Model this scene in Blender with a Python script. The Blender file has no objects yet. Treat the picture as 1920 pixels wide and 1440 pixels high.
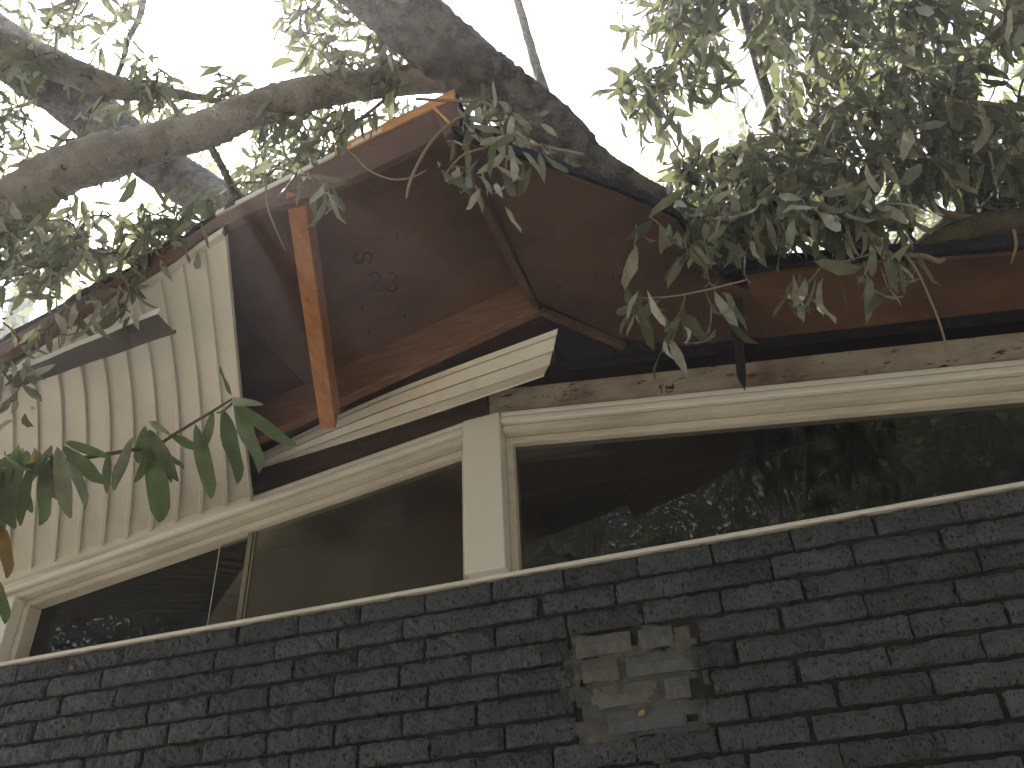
import bpy, math, random
import numpy as np
from mathutils import Vector, Matrix, Quaternion
random.seed(7); RNG = np.random.default_rng(11)
sc = bpy.context.scene; COL = sc.collection
H = 2.62                       # height of the window sill above the ground
# ------------------------------------------------------------------ camera
CAM = np.array([0.520, -2.2725, -1.0052]); YAW, PIT, ROL = math.radians(-16.852), math.radians(35.280), math.radians(-3.064); FPX = 1635.7
cy, sy, cp, sp, cr_, sr = math.cos(YAW), math.sin(YAW), math.cos(PIT), math.sin(PIT), math.cos(ROL), math.sin(ROL)
FW = np.array([sy*cp, cy*cp, sp]); RT0 = np.array([cy, -sy, 0.]); UP0 = np.cross(RT0, FW)
RT = cr_*RT0 + sr*UP0; UP = -sr*RT0 + cr_*UP0
cam = bpy.data.cameras.new('camera'); co = bpy.data.objects.new('camera', cam); COL.objects.link(co)
co.matrix_world = Matrix(((RT[0], UP[0], -FW[0], CAM[0]), (RT[1], UP[1], -FW[1], CAM[1]), (RT[2], UP[2], -FW[2], CAM[2]+H), (0, 0, 0, 1)))
cam.sensor_width = 36; cam.lens = 36*FPX/1920; cam.clip_end = 2000; cam.clip_start = .05
sc.camera = co
sc.cycles.max_bounces = 7; sc.cycles.diffuse_bounces = 4; sc.cycles.transparent_max_bounces = 8
# ------------------------------------------------------------------ sky, sun, exposure
SUN = np.array([-.55, .50, .90]); SUN /= np.linalg.norm(SUN)
w = bpy.data.worlds.new('World'); sc.world = w; w.use_nodes = True
nt = w.node_tree; bg = nt.nodes['Background']; sk = nt.nodes.new('ShaderNodeTexSky'); sk.sky_type = 'NISHITA'; sk.sun_disc = False
sk.sun_elevation = math.asin(SUN[2]); sk.sun_rotation = math.atan2(SUN[0], SUN[1]); sk.air_density = 1.0; sk.dust_density = 1.5; sk.ozone_density = 1.0
hs = nt.nodes.new('ShaderNodeHueSaturation'); hs.inputs['Saturation'].default_value = .5     # thin white summer haze
nt.links.new(sk.outputs[0], hs.inputs['Color']); nt.links.new(hs.outputs[0], bg.inputs[0]); bg.inputs[1].default_value = .15
sl = bpy.data.lights.new('sun', 'SUN'); sl.energy = 5.0; sl.angle = math.radians(.6); sl.color = (1, .94, .84)
so = bpy.data.objects.new('sun', sl); COL.objects.link(so); so.location = (0, 0, 30)
so.rotation_euler = Vector(SUN).to_track_quat('Z', 'Y').to_euler()
sc.view_settings.view_transform = 'Standard'; sc.view_settings.look = 'None'; sc.view_settings.gamma = 1
sc.view_settings.exposure = 2.2
try: sc.view_settings.use_curve_mapping = False
except Exception: pass
# ------------------------------------------------------------------ helpers: pixels of the survey photograph to points
def ray(px, py):
    d = RT*((px-960)/FPX) - UP*((py-720)/FPX) + FW
    return d/np.linalg.norm(d)
def onp(px, py, n, d):
    r = ray(px, py); n = np.array(n, float); return CAM + r*((d-CAM@n)/(r@n))
def AY(px, py, y): return onp(px, py, (0, 1, 0), y)
def AZ(px, py, z): return onp(px, py, (0, 0, 1), z)
def AD(px, py, t): return CAM + ray(px, py)*t
# ------------------------------------------------------------------ materials
def mat(name, base, rough=.8, noise=None, bump=None, spec=.3, coord='Object', extra=None):
    m = bpy.data.materials.new(name); m.use_nodes = True; n = m.node_tree; b = n.nodes['Principled BSDF']
    b.inputs['Roughness'].default_value = rough; b.inputs['Specular IOR Level'].default_value = spec
    b.inputs['Base Color'].default_value = (*base, 1)
    tc = n.nodes.new('ShaderNodeTexCoord'); oi = n.nodes.new('ShaderNodeObjectInfo')
    ad = n.nodes.new('ShaderNodeVectorMath'); ad.operation = 'ADD'
    mu = n.nodes.new('ShaderNodeMath'); mu.operation = 'MULTIPLY'; mu.inputs[1].default_value = 37.0
    n.links.new(oi.outputs['Random'], mu.inputs[0]); n.links.new(tc.outputs[coord], ad.inputs[0]); n.links.new(mu.outputs[0], ad.inputs[1])
    vec = ad.outputs[0]; col = None
    if noise:
        for (c2, scale, lo, hi, stretch) in noise:
            mp = n.nodes.new('ShaderNodeMapping'); mp.inputs['Scale'].default_value = stretch; n.links.new(vec, mp.inputs[0])
            t = n.nodes.new('ShaderNodeTexNoise'); t.inputs['Scale'].default_value = scale; t.inputs['Detail'].default_value = 6; t.inputs['Roughness'].default_value = .62
            n.links.new(mp.outputs[0], t.inputs[0])
            r = n.nodes.new('ShaderNodeMapRange'); r.inputs[1].default_value = lo; r.inputs[2].default_value = hi; n.links.new(t.outputs[0], r.inputs[0])
            mx = n.nodes.new('ShaderNodeMix'); mx.data_type = 'RGBA'; mx.inputs[7].default_value = (*c2, 1); n.links.new(r.outputs[0], mx.inputs[0])
            if col is None: mx.inputs[6].default_value = (*base, 1)
            else: n.links.new(col, mx.inputs[6])
            col = mx.outputs[2]
        n.links.new(col, b.inputs['Base Color'])
    if bump:
        prev = None
        for (scale, strength, dist, stretch) in bump:
            mp = n.nodes.new('ShaderNodeMapping'); mp.inputs['Scale'].default_value = stretch; n.links.new(vec, mp.inputs[0])
            t = n.nodes.new('ShaderNodeTexNoise'); t.inputs['Scale'].default_value = scale; t.inputs['Detail'].default_value = 5; t.inputs['Roughness'].default_value = .6
            n.links.new(mp.outputs[0], t.inputs[0])
            bp = n.nodes.new('ShaderNodeBump'); bp.inputs['Strength'].default_value = strength; bp.inputs['Distance'].default_value = dist
            n.links.new(t.outputs[0], bp.inputs['Height'])
            if prev is not None: n.links.new(prev, bp.inputs['Normal'])
            prev = bp.outputs[0]
        n.links.new(prev, b.inputs['Normal'])
    if extra:                                               # each piece a little lighter or darker than its neighbours
        src = b.inputs['Base Color'].links[0].from_socket; r2 = n.nodes.new('ShaderNodeMapRange'); r2.inputs[3].default_value = 1-extra; r2.inputs[4].default_value = 1+extra; n.links.new(oi.outputs['Random'], r2.inputs[0])
        m2 = n.nodes.new('ShaderNodeMix'); m2.data_type = 'RGBA'; m2.blend_type = 'MULTIPLY'; m2.inputs[0].default_value = 1; n.links.new(src, m2.inputs[6]); n.links.new(r2.outputs[0], m2.inputs[7]); n.links.new(m2.outputs[2], b.inputs['Base Color'])
    return m
I1 = (1, 1, 1)
M = {}
BS = (.205, 1, .057)                                         # a brick mesh is one unit long and high
BT_ = (.205*1.25, 1, .057*.75)
M['brick'] = mat('brick_paint', (.140, .153, .170), .62, [((.106, .116, .128), 14, .42, .62, BS), ((.022, .022, .022), 105, .55, .62, BT_), ((.175, .18, .185), 90, .60, .78, BT_), ((.09, .066, .052), 7, .64, .8, BS)],
                 [(80, 1.0, .036, BT_), (210, .8, .008, BT_)], .4, extra=.22)
M['brick_run'] = mat('brick_paint_run', (.140, .153, .170), .62, [((.106, .116, .128), 14, .42, .62, I1), ((.022, .022, .022), 105, .55, .62, (1.25, 1, .75)), ((.175, .18, .185), 90, .60, .78, (1.25, 1, .75)), ((.09, .066, .052), 7, .64, .8, I1)],
                 [(80, 1.0, .036, (1.25, 1, .75)), (210, .8, .008, (1.25, 1, .75))], .4, extra=.22)
M['mortar'] = mat('mortar_painted', (.026, .025, .023), .9, [((.05, .05, .05), 20, .4, .7, I1)], [(80, .6, .006, I1)])
M['rawmortar'] = mat('mortar_raw', (.145, .135, .120), .95, [((.105, .10, .093), 22, .4, .65, I1), ((.18, .158, .125), 45, .60, .78, I1), ((.085, .087, .088), 9, .41, .50, I1)], [(60, .9, .012, I1)])
def patchmat(n, c): return mat(n, c, .8, [((c[0]*.6, c[1]*.6, c[2]*.62), 24, .45, .7, BS), ((.17, .145, .115), 16, .60, .8, BS)], [(50, .5, .006, BS), (200, .4, .002, BS)])
M['patch_taupe'] = patchmat('brick_smooth_taupe', (.140, .138, .132)); M['patch_grey'] = patchmat('brick_smooth_grey', (.125, .13, .128))
M['patch_blue'] = patchmat('brick_smooth_blue', (.110, .117, .128)); M['patch_pink'] = patchmat('brick_smooth_pink', (.140, .127, .116))
M['white'] = mat('white_paint', (.75, .73, .68), .5, [((.62, .58, .50), 4, .5, .8, (1, 1, .4)), ((.34, .29, .22), 30, .68, .8, I1)], [(30, .25, .004, (1, 1, 1)), (150, .2, .001, I1)], .4)
M['stop'] = mat('grimy_white_paint', (.60, .56, .48), .6, [((.40, .36, .29), 5, .45, .75, (.4, 1, 4)), ((.18, .15, .10), 45, .66, .8, I1)], [(60, .4, .004, I1)], .4)
M['vinyl'] = mat('cream_vinyl', (.67, .65, .585), .45, [((.57, .53, .44), 3, .42, .75, I1), ((.40, .36, .28), 40, .66, .85, I1)], [(8, .12, .01, I1)], .4)
M['vinyl_torn'] = mat('cream_vinyl_spotted', (.73, .70, .62), .45, [((.58, .51, .40), 4, .45, .75, I1), ((.16, .12, .08), 26, .68, .74, I1)], [(8, .12, .01, I1)], .4)
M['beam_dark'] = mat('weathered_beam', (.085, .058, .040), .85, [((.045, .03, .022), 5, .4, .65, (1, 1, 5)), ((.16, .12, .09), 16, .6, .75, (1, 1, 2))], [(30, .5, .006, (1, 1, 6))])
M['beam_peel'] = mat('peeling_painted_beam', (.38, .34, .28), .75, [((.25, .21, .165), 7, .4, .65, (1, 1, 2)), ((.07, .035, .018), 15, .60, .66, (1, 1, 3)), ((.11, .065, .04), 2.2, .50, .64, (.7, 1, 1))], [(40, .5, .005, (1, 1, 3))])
M['lumber'] = mat('lumber', (.46, .215, .085), .7, [((.30, .125, .045), 9, .35, .65, (6, .7, 6)), ((.16, .07, .03), 16, .68, .78, (3, 1, 3))], [(30, .35, .003, (8, .7, 8))])
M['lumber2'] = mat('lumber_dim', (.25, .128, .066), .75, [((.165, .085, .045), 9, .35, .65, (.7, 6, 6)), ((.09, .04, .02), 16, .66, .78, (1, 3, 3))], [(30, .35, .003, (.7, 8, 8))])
M['fascia'] = mat('raw_fascia_board', (.165, .092, .060), .75, [((.115, .066, .048), 5, .35, .65, (1, 4, 5)), ((.10, .045, .03), 16, .64, .78, (1, 3, 3))], [(25, .35, .003, (.7, 8, 8))])
M['sunlit_raw'] = mat('sunlit_raw_wood', (.74, .38, .15), .7, [((.44, .20, .07), 12, .35, .65, (1, 4, 6))], [(40, .4, .004, (1, 6, 6))])  # raw wood brightened to orange, sunlight on the fascia top put into the colour
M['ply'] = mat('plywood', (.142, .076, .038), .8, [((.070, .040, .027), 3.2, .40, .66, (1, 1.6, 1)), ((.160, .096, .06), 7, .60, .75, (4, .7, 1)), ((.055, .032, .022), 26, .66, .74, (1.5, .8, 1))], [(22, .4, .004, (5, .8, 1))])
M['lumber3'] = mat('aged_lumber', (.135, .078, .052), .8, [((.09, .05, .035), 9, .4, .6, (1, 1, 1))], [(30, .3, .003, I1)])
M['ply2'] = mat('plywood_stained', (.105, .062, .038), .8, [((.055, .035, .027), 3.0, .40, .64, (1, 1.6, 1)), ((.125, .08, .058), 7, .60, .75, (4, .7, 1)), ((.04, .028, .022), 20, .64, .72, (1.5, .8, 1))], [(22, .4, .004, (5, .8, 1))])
M['shingle'] = mat('asphalt_shingle', (.022, .022, .024), .95, [((.05, .048, .045), 60, .5, .7, I1)], [(120, .8, .006, I1)], .2)
M['ink'] = mat('stencil_ink', (.048, .028, .02), .9); M['pencil'] = mat('carpenter_pencil', (.05, .035, .025), .9)
M['metal_under'] = mat('brown_coated_metal', (.075, .065, .058), .5, [((.05, .044, .04), 6, .4, .7, I1), ((.4, .38, .34), 30, .76, .8, I1)], None, .4)
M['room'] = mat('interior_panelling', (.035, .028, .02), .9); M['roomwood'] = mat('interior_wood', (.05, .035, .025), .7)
M['dullpaint'] = mat('dull_grey_paint', (.20, .18, .14), .7); M['roomtan'] = mat('tan_inner_board', (.11, .095, .07), .8)
M['attic'] = mat('light_stop_dark', (.016, .015, .015), .95)
M['bark'] = mat('grey_bark', (.43, .395, .355), .9, [((.27, .24, .21), 9, .4, .62, I1), ((.46, .46, .40), 11, .56, .64, I1), ((.10, .085, .07), 26, .60, .70, (1, 1, 1))], [(18, 1.0, .05, I1), (70, .8, .02, I1)], .15)
M['bark_dark'] = mat('dark_ridged_bark', (.30, .275, .255), .95, [((.15, .135, .122), 20, .42, .58, (1, 1, 1)), ((.27, .27, .21), 7, .58, .68, I1)], [(26, 1.0, .07, I1), (90, .8, .02, I1)], .1)
M['moss'] = mat('mossy_bark', (.13, .105, .07), .95, [((.06, .05, .035), 12, .4, .62, I1), ((.10, .12, .035), 5, .5, .62, I1)], [(25, 1.0, .03, I1)], .1)
M['twig'] = mat('twig_bark', (.12, .09, .06), .9); M['twig_pale'] = mat('pale_twig_bark', (.24, .19, .13), .9)
M['foam'] = mat('yellowed_foam', (.36, .29, .16), .9, [((.18, .12, .06), 90, .5, .65, I1)], [(120, .9, .006, I1)])
M['ground'] = mat('lawn_and_leaf_litter', (.235, .21, .17), .95, [((.28, .25, .205), 1.3, .45, .6, I1), ((.14, .14, .06), 4, .55, .7, I1), ((.3, .24, .15), 22, .6, .75, I1)], [(30, .6, .03, I1)], .1)
def leafmat(name, c1, c2, c3, trans, tcol, attr=True, rough=.55):
    m = bpy.data.materials.new(name); m.use_nodes = True; n = m.node_tree; b = n.nodes['Principled BSDF']; out = n.nodes['Material Output']
    b.inputs['Roughness'].default_value = rough; b.inputs['Specular IOR Level'].default_value = .22
    r = n.nodes.new('ShaderNodeValToRGB'); e = r.color_ramp.elements
    e[0].position = 0; e[0].color = (*c1, 1); e[1].position = 1; e[1].color = (*c3, 1); x = e.new(.55); x.color = (*c2, 1)
    if attr: a = n.nodes.new('ShaderNodeAttribute'); a.attribute_name = 'tint'; n.links.new(a.outputs['Fac'], r.inputs[0])
    else: a = n.nodes.new('ShaderNodeObjectInfo'); n.links.new(a.outputs['Random'], r.inputs[0])
    tc = n.nodes.new('ShaderNodeTexCoord'); t = n.nodes.new('ShaderNodeTexNoise'); t.inputs['Scale'].default_value = 30 if attr else 4; t.inputs['Detail'].default_value = 3
    n.links.new(tc.outputs['Object'], t.inputs[0]); mr = n.nodes.new('ShaderNodeMapRange'); mr.inputs[1].default_value = .35; mr.inputs[2].default_value = .7; mr.inputs[3].default_value = .75; mr.inputs[4].default_value = 1.2
    n.links.new(t.outputs[0], mr.inputs[0]); mm = n.nodes.new('ShaderNodeMix'); mm.data_type = 'RGBA'; mm.blend_type = 'MULTIPLY'; mm.inputs[0].default_value = 1
    n.links.new(r.outputs[0], mm.inputs[6]); n.links.new(mr.outputs[0], mm.inputs[7]); n.links.new(mm.outputs[2], b.inputs['Base Color'])
    tr = n.nodes.new('ShaderNodeBsdfTranslucent'); tm = n.nodes.new('ShaderNodeMix'); tm.data_type = 'RGBA'; tm.blend_type = 'MIX'; tm.inputs[0].default_value = .6
    n.links.new(r.outputs[0], tm.inputs[6]); tm.inputs[7].default_value = (*tcol, 1); n.links.new(tm.outputs[2], tr.inputs[0])
    mx = n.nodes.new('ShaderNodeMixShader'); mx.inputs[0].default_value = trans
    n.links.new(b.outputs[0], mx.inputs[1]); n.links.new(tr.outputs[0], mx.inputs[2]); n.links.new(mx.outputs[0], out.inputs[0])
    return m
WL = ((.065, .075, .042), (.20, .205, .15), (.46, .45, .37))       # wilted oak leaves: green to pale grey undersides
M['leaf'] = leafmat('wilted_leaf_mass', *WL, .30, (.34, .37, .14)); M['leaf1'] = leafmat('wilted_leaf', *WL, .30, (.34, .37, .14), False)
M['leaf_near'] = leafmat('fresh_green_leaf', (.060, .082, .040), (.105, .128, .072), (.21, .22, .16), .2, (.18, .25, .08), False, .5)
M['leaf_brown'] = leafmat('browned_leaf', (.16, .11, .04), (.20, .13, .05), (.24, .18, .07), .2, (.3, .2, .05), False)
M['leaf_back'] = leafmat('canopy_leaf', (.070, .092, .030), (.11, .135, .045), (.17, .185, .075), .50, (.46, .50, .13))
M['leaf_dark'] = leafmat('woodland_leaf', (.035, .055, .020), (.06, .085, .03), (.10, .12, .045), .30, (.20, .28, .06))
def glass(name, film, tint, gr=.004):
    m = bpy.data.materials.new(name); m.use_nodes = True; n = m.node_tree; out = n.nodes['Material Output']; n.nodes.remove(n.nodes['Principled BSDF'])
    g = n.nodes.new('ShaderNodeBsdfGlossy'); g.inputs['Roughness'].default_value = gr; g.inputs['Color'].default_value = (1, 1, 1, 1)
    t = n.nodes.new('ShaderNodeBsdfTransparent'); t.inputs[0].default_value = (*tint, 1); fr = n.nodes.new('ShaderNodeFresnel'); fr.inputs[0].default_value = 1.5
    a = n.nodes.new('ShaderNodeMixShader'); n.links.new(fr.outputs[0], a.inputs[0]); n.links.new(t.outputs[0], a.inputs[1]); n.links.new(g.outputs[0], a.inputs[2])
    d = n.nodes.new('ShaderNodeBsdfDiffuse'); d.inputs[0].default_value = (.42, .38, .28, 1)
    tc = n.nodes.new('ShaderNodeTexCoord'); ns = n.nodes.new('ShaderNodeTexNoise'); ns.inputs['Scale'].default_value = 5; ns.inputs['Detail'].default_value = 8
    n.links.new(tc.outputs['Object'], ns.inputs[0]); mr = n.nodes.new('ShaderNodeMapRange'); mr.inputs[1].default_value = .35; mr.inputs[2].default_value = .75; mr.inputs[3].default_value = film*.5; mr.inputs[4].default_value = film*1.6
    n.links.new(ns.outputs[0], mr.inputs[0]); b = n.nodes.new('ShaderNodeMixShader'); n.links.new(mr.outputs[0], b.inputs[0]); n.links.new(a.outputs[0], b.inputs[1]); n.links.new(d.outputs[0], b.inputs[2])
    n.links.new(b.outputs[0], out.inputs[0]); return m
M['glass'] = glass('window_glass', .016, (.75, .75, .72)); M['glass_dusty'] = glass('dusty_window_glass', .085, (.7, .68, .6), .22)
M['glass_edge'] = mat('glass_cut_edge', (.62, .60, .50), .3)
# ------------------------------------------------------------------ object helpers
ORG = {}
def thing(name, label, cat, base, group=None):
    o = bpy.data.objects.new(name, None); COL.objects.link(o); o.empty_display_size = .1
    b = np.array(base, float) + (0, 0, H); o.location = b; ORG[o] = b
    o['label'] = label; o['category'] = cat
    if group: o['group'] = group
    return o
def mesh(name, v, f, m, smooth=False):
    me = bpy.data.meshes.new(name); me.from_pydata([tuple(map(float, p)) for p in v], [], f); me.update()
    for mm in (m if isinstance(m, (list, tuple)) else [m]): me.materials.append(M[mm])
    if smooth: me.polygons.foreach_set('use_smooth', [True]*len(me.polygons))
    return me
def obj(name, v, f, m, parent=None, smooth=False, bevel=0, solid=0, kind=None, label=None, cat=None, group=None):
    v = np.array(v, float) + (0, 0, H)
    if parent is not None: org = ORG[parent]; base = org
    else: base = np.array([v[:, 0].mean(), v[:, 1].mean(), v[:, 2].min()]); org = base
    o = bpy.data.objects.new(name, mesh(name, v-org, f, m, smooth)); COL.objects.link(o); ORG[o] = base
    if parent is not None: o.parent = parent
    else: o.location = base
    if solid: md = o.modifiers.new('thickness', 'SOLIDIFY'); md.thickness = solid; md.offset = 0
    if bevel: md = o.modifiers.new('worn_edges', 'BEVEL'); md.width = bevel; md.segments = 2; md.limit_method = 'ANGLE'
    if kind: o['kind'] = kind
    if label: o['label'] = label
    if cat: o['category'] = cat
    if group: o['group'] = group
    return o
HEX = [(0, 3, 2, 1), (4, 5, 6, 7), (0, 1, 5, 4), (1, 2, 6, 5), (2, 3, 7, 6), (3, 0, 4, 7)]
def hexa(b, t): return list(b)+list(t), HEX                     # 4 bottom corners counter-clockwise, 4 top corners
def box(x0, x1, y0, y1, z0, z1):
    return hexa([(x0, y0, z0), (x1, y0, z0), (x1, y1, z0), (x0, y1, z0)], [(x0, y0, z1), (x1, y0, z1), (x1, y1, z1), (x0, y1, z1)])
def sheared(x0, x1, y0, y1, zf, o0, o1):                        # a board that follows the roof slope zf(x)
    a, b = zf(x0), zf(x1)
    return hexa([(x0, y0, a+o0), (x1, y0, b+o0), (x1, y1, b+o0), (x0, y1, a+o0)], [(x0, y0, a+o1), (x1, y0, b+o1), (x1, y1, b+o1), (x0, y1, a+o1)])
def beam(p, q, wd, ht, up=(0, 0, 1)):                           # rectangular timber from p to q, top face through the line p-q
    p, q = np.array(p, float), np.array(q, float); d = (q-p)/np.linalg.norm(q-p); s = np.cross(d, up); s /= np.linalg.norm(s); u = np.cross(s, d)
    s *= wd/2; c = [p-s-u*ht, p+s-u*ht, p+s, p-s]; e = [q-s-u*ht, q+s-u*ht, q+s, q-s]
    return c+e, [(0, 1, 2, 3), (7, 6, 5, 4), (0, 4, 5, 1), (1, 5, 6, 2), (2, 6, 7, 3), (3, 7, 4, 0)]
def join(parts):
    V, F = [], []
    for v, f in parts:
        k = len(V); V += [tuple(p) for p in v]; F += [tuple(i+k for i in q) for q in f]
    return V, F
def spline(pts, rad, per=6):
    P = np.array(pts, float); R = np.array(rad, float); n = len(P); out, ro = [], []
    for i in range(n-1):
        a, b, c, d = P[max(i-1, 0)], P[i], P[i+1], P[min(i+2, n-1)]
        for k in range(per):
            t = k/per; out.append(.5*((2*b)+(-a+c)*t+(2*a-5*b+4*c-d)*t*t+(-a+3*b-3*c+d)*t**3)); ro.append(R[i]*(1-t)+R[i+1]*t)
    out.append(P[-1]); ro.append(R[-1]); return np.array(out), np.array(ro)
def tube(pts, rad, sides=10, per=6, rough=0., cap=True):
    P, R = spline(pts, rad, per) if per else (np.array(pts, float), np.array(rad, float))
    V, F = [], []; ref = np.array([.3, .2, 1.])
    for i, p in enumerate(P):
        d = P[min(i+1, len(P)-1)]-P[max(i-1, 0)]; d /= np.linalg.norm(d)+1e-9
        s = np.cross(d, ref)
        if np.linalg.norm(s) < .05: s = np.cross(d, (1, 0, 0))
        s /= np.linalg.norm(s); u = np.cross(s, d); ref = u
        for k in range(sides):
            a = 2*math.pi*k/sides; r = R[i]*(1+(RNG.normal()*rough if rough else 0)); V.append(p+(s*math.cos(a)+u*math.sin(a))*r)
    for i in range(len(P)-1):
        for k in range(sides):
            F.append((i*sides+k, i*sides+(k+1) % sides, (i+1)*sides+(k+1) % sides, (i+1)*sides+k))
    if cap: F.append(tuple(range(sides))[::-1]); F.append(tuple(range((len(P)-1)*sides, len(P)*sides)))
    return V, F
# ------------------------------------------------------------------ the setting: ground
g = obj('ground', [(-120, -120, -H), (120, -120, -H), (120, 120, -H), (-120, 120, -H)], [(0, 1, 2, 3)], 'ground'); g['kind'] = 'structure'
# ------------------------------------------------------------------ the house
house = thing('house', 'house gable with dark painted brick, cream soffit and storm-broken roof overhang', 'house', (-.25, 1, -H))
def HB(x): return .468-.143*(-.25-x) if x < -.25 else .468-.137*(x+.25)    # underside of the window head
# brick wall
CP, CL = .0677, .2115
NC = 13
wall = obj('brick_wall', *box(-4.2, 4.2, .017, .10, -H, -.001), 'mortar', house)
ORG[wall] = ORG[house]
VAR = []
def brick_mesh(name, m, rough, nx=14, nz=4):
    lx, lz = .5, .5; V, F = [], []
    for j in range(nz+1):
        for i in range(nx+1):
            x, z = i/nx-.5, j/nz-.5; edge = (i in (0, nx))+(j in (0, nz))
            yy = RNG.normal()*rough-(0 if edge else .003)+(.003*edge)
            if edge: x += RNG.normal()*.006*(1 if i in (0, nx) else 0); z += RNG.normal()*.022*(1 if j in (0, nz) else 0)
            V.append((x, yy, z))
    F = [(j*(nx+1)+i, j*(nx+1)+i+1, (j+1)*(nx+1)+i+1, (j+1)*(nx+1)+i) for j in range(nz) for i in range(nx)]
    ring = [i for i in range(nx)]+[j*(nx+1)+nx for j in range(nz)]+[nz*(nx+1)+i for i in range(nx, 0, -1)]+[j*(nx+1) for j in range(nz, 0, -1)]
    k = len(V)
    for i in ring: V.append((V[i][0], .04, V[i][2]))
    n = len(ring)
    for a in range(n): b = (a+1) % n; F.append((ring[b], ring[a], k+a, k+b))
    return mesh(name, V, F, m)
BV = [brick_mesh('brick', 'brick', .0026) for _ in range(7)]
nb = 0
def put_brick(me, x, z, lx, lz, y=0):
    global nb
    o = bpy.data.objects.new('brick', me); COL.objects.link(o); o.parent = wall
    o.location = np.array([x, y+RNG.normal()*.0012, z+H])-ORG[house]; o.scale = (lx*(-1 if nb % 2 else 1), 1, lz); o.rotation_euler = (RNG.normal()*.006, RNG.normal()*.0025, RNG.normal()*.004); nb += 1
    return o
odd = AY(881, 1155, 0)[0]
rest = []
PX0, PX1 = AY(1072, 1270, 0)[0], AY(1302, 1280, 0)[0]
for k in range(NC):
    x0 = (-1.108 if k % 2 == 0 else odd) + [0, 0, 0, -.004, .012, .008, .018, .006, -.01, .01, .02, 0, .01][k]
    z = -(k+.5)*CP
    n0 = math.floor((-3.3-x0)/CL); n1 = math.ceil((2.4-x0)/CL)
    for i in range(n0, n1):
        a, b = x0+i*CL+RNG.normal()*.003, x0+(i+1)*CL+RNG.normal()*.003
        if k in (3, 4, 5, 6):
            if a < PX0 < b: b = PX0
            elif a < PX1 < b: a = PX1
            elif PX0 <= a and b <= PX1: continue
            if b-a < .05: continue
        j = .0055 if RNG.random() < .6 else .009
        xc = (a+b)/2; pv = np.array([xc, 0, z])-CAM; u = 960+FPX*(pv@RT)/(pv@FW); v = 720-FPX*(pv@UP)/(pv@FW)
        if -170 < u < 2090 and v < 1500: put_brick(BV[RNG.integers(7)], xc, z, (b-a)-j, CP-.0125)
        else: rest.append(box(a+.004, b-.004, RNG.normal()*.002, .04, z-CP/2+.005, z+CP/2-.005))
for k in range(NC, 38):                                        # courses down to the ground, below the view
    z = -(k+.5)*CP; x0 = (-1.108 if k % 2 == 0 else odd)
    for i in range(-12, 18): rest.append(box(x0+i*CL+.004, x0+(i+1)*CL-.004, RNG.normal()*.002, .04, z-CP/2+.005, z+CP/2-.005))
o = obj('brick_courses', *join(rest), 'brick_run', house, kind='stuff'); o.parent = wall
# mended patch: raw mortar bed with smooth bricks, not painted
gx, gz = 30, 22; V = []
for j in range(gz+1):
    for i in range(gx+1):
        x = PX0-.05+(PX1-PX0+.10)*i/gx; z = -2.7*CP-5.6*CP*j/gz
        e = min(i, gx-i, j, gz-j); y = .007+RNG.normal()*.002-(.004 if RNG.random() < .2 else 0)+(.004 if e < 3 else 0)
        if e == 0: y = .022; x += RNG.normal()*.008; z += RNG.normal()*.006
        V.append((x, y, z))
def ragged(i, j):                                          # the smear breaks off unevenly at its rim
    e = min(i, gx-1-i, j, gz-1-j); wv_ = 2.2+1.9*math.sin(i*.9+j*.35)+1.5*math.sin(j*1.3-i*.5); return e >= wv_
F = [(j*(gx+1)+i, (j+1)*(gx+1)+i, (j+1)*(gx+1)+i+1, j*(gx+1)+i+1) for j in range(gz) for i in range(gx) if ragged(i, j)]
o = obj('mortar_patch', V, F, 'rawmortar', house, smooth=True); o.parent = wall
PM = {n: brick_mesh('smooth_brick', n, .0008, 4, 2) for n in ('patch_taupe', 'patch_grey', 'patch_blue', 'patch_pink')}
for (m, px0, px1, py, k) in (('patch_taupe', 1078, 1188, 1230, 3), ('patch_grey', 1196, 1266, 1212, 3), ('patch_pink', 1090, 1164, 1275, 4), ('patch_grey', 1172, 1312, 1255, 4),
                             ('patch_taupe', 1106, 1236, 1310, 5), ('patch_grey', 1244, 1296, 1290, 5), ('patch_blue', 1136, 1284, 1345, 6)):
    a, b = AY(px0, py, .0)[0], AY(px1, py, .0)[0]
    put_brick(PM[m], (a+b)/2, -(k+.5)*CP, b-a-.006, CP-.014, -.001)
c = AY(1205, 1337, -.004); pts = []
V, F = [], []
for j in range(7):
    for i in range(10):
        th, ph = math.pi*j/6, 2*math.pi*i/10; q = np.array([math.cos(ph)*math.sin(th)*.013, -.004+math.sin(ph)*math.sin(th)*.008, math.cos(th)*.007])
        q += RNG.normal(size=3)*.0007; V.append(c+np.array([q[0], q[1], q[2]+q[0]*.3]))
F = [(j*10+i, j*10+(i+1) % 10, (j+1)*10+(i+1) % 10, (j+1)*10+i) for j in range(6) for i in range(10)]
o = obj('foam_plug', V, F, 'foam', house, smooth=True); o['label'] = 'small yellow plug stuck on the blue-grey brick'; o.parent = wall
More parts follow.
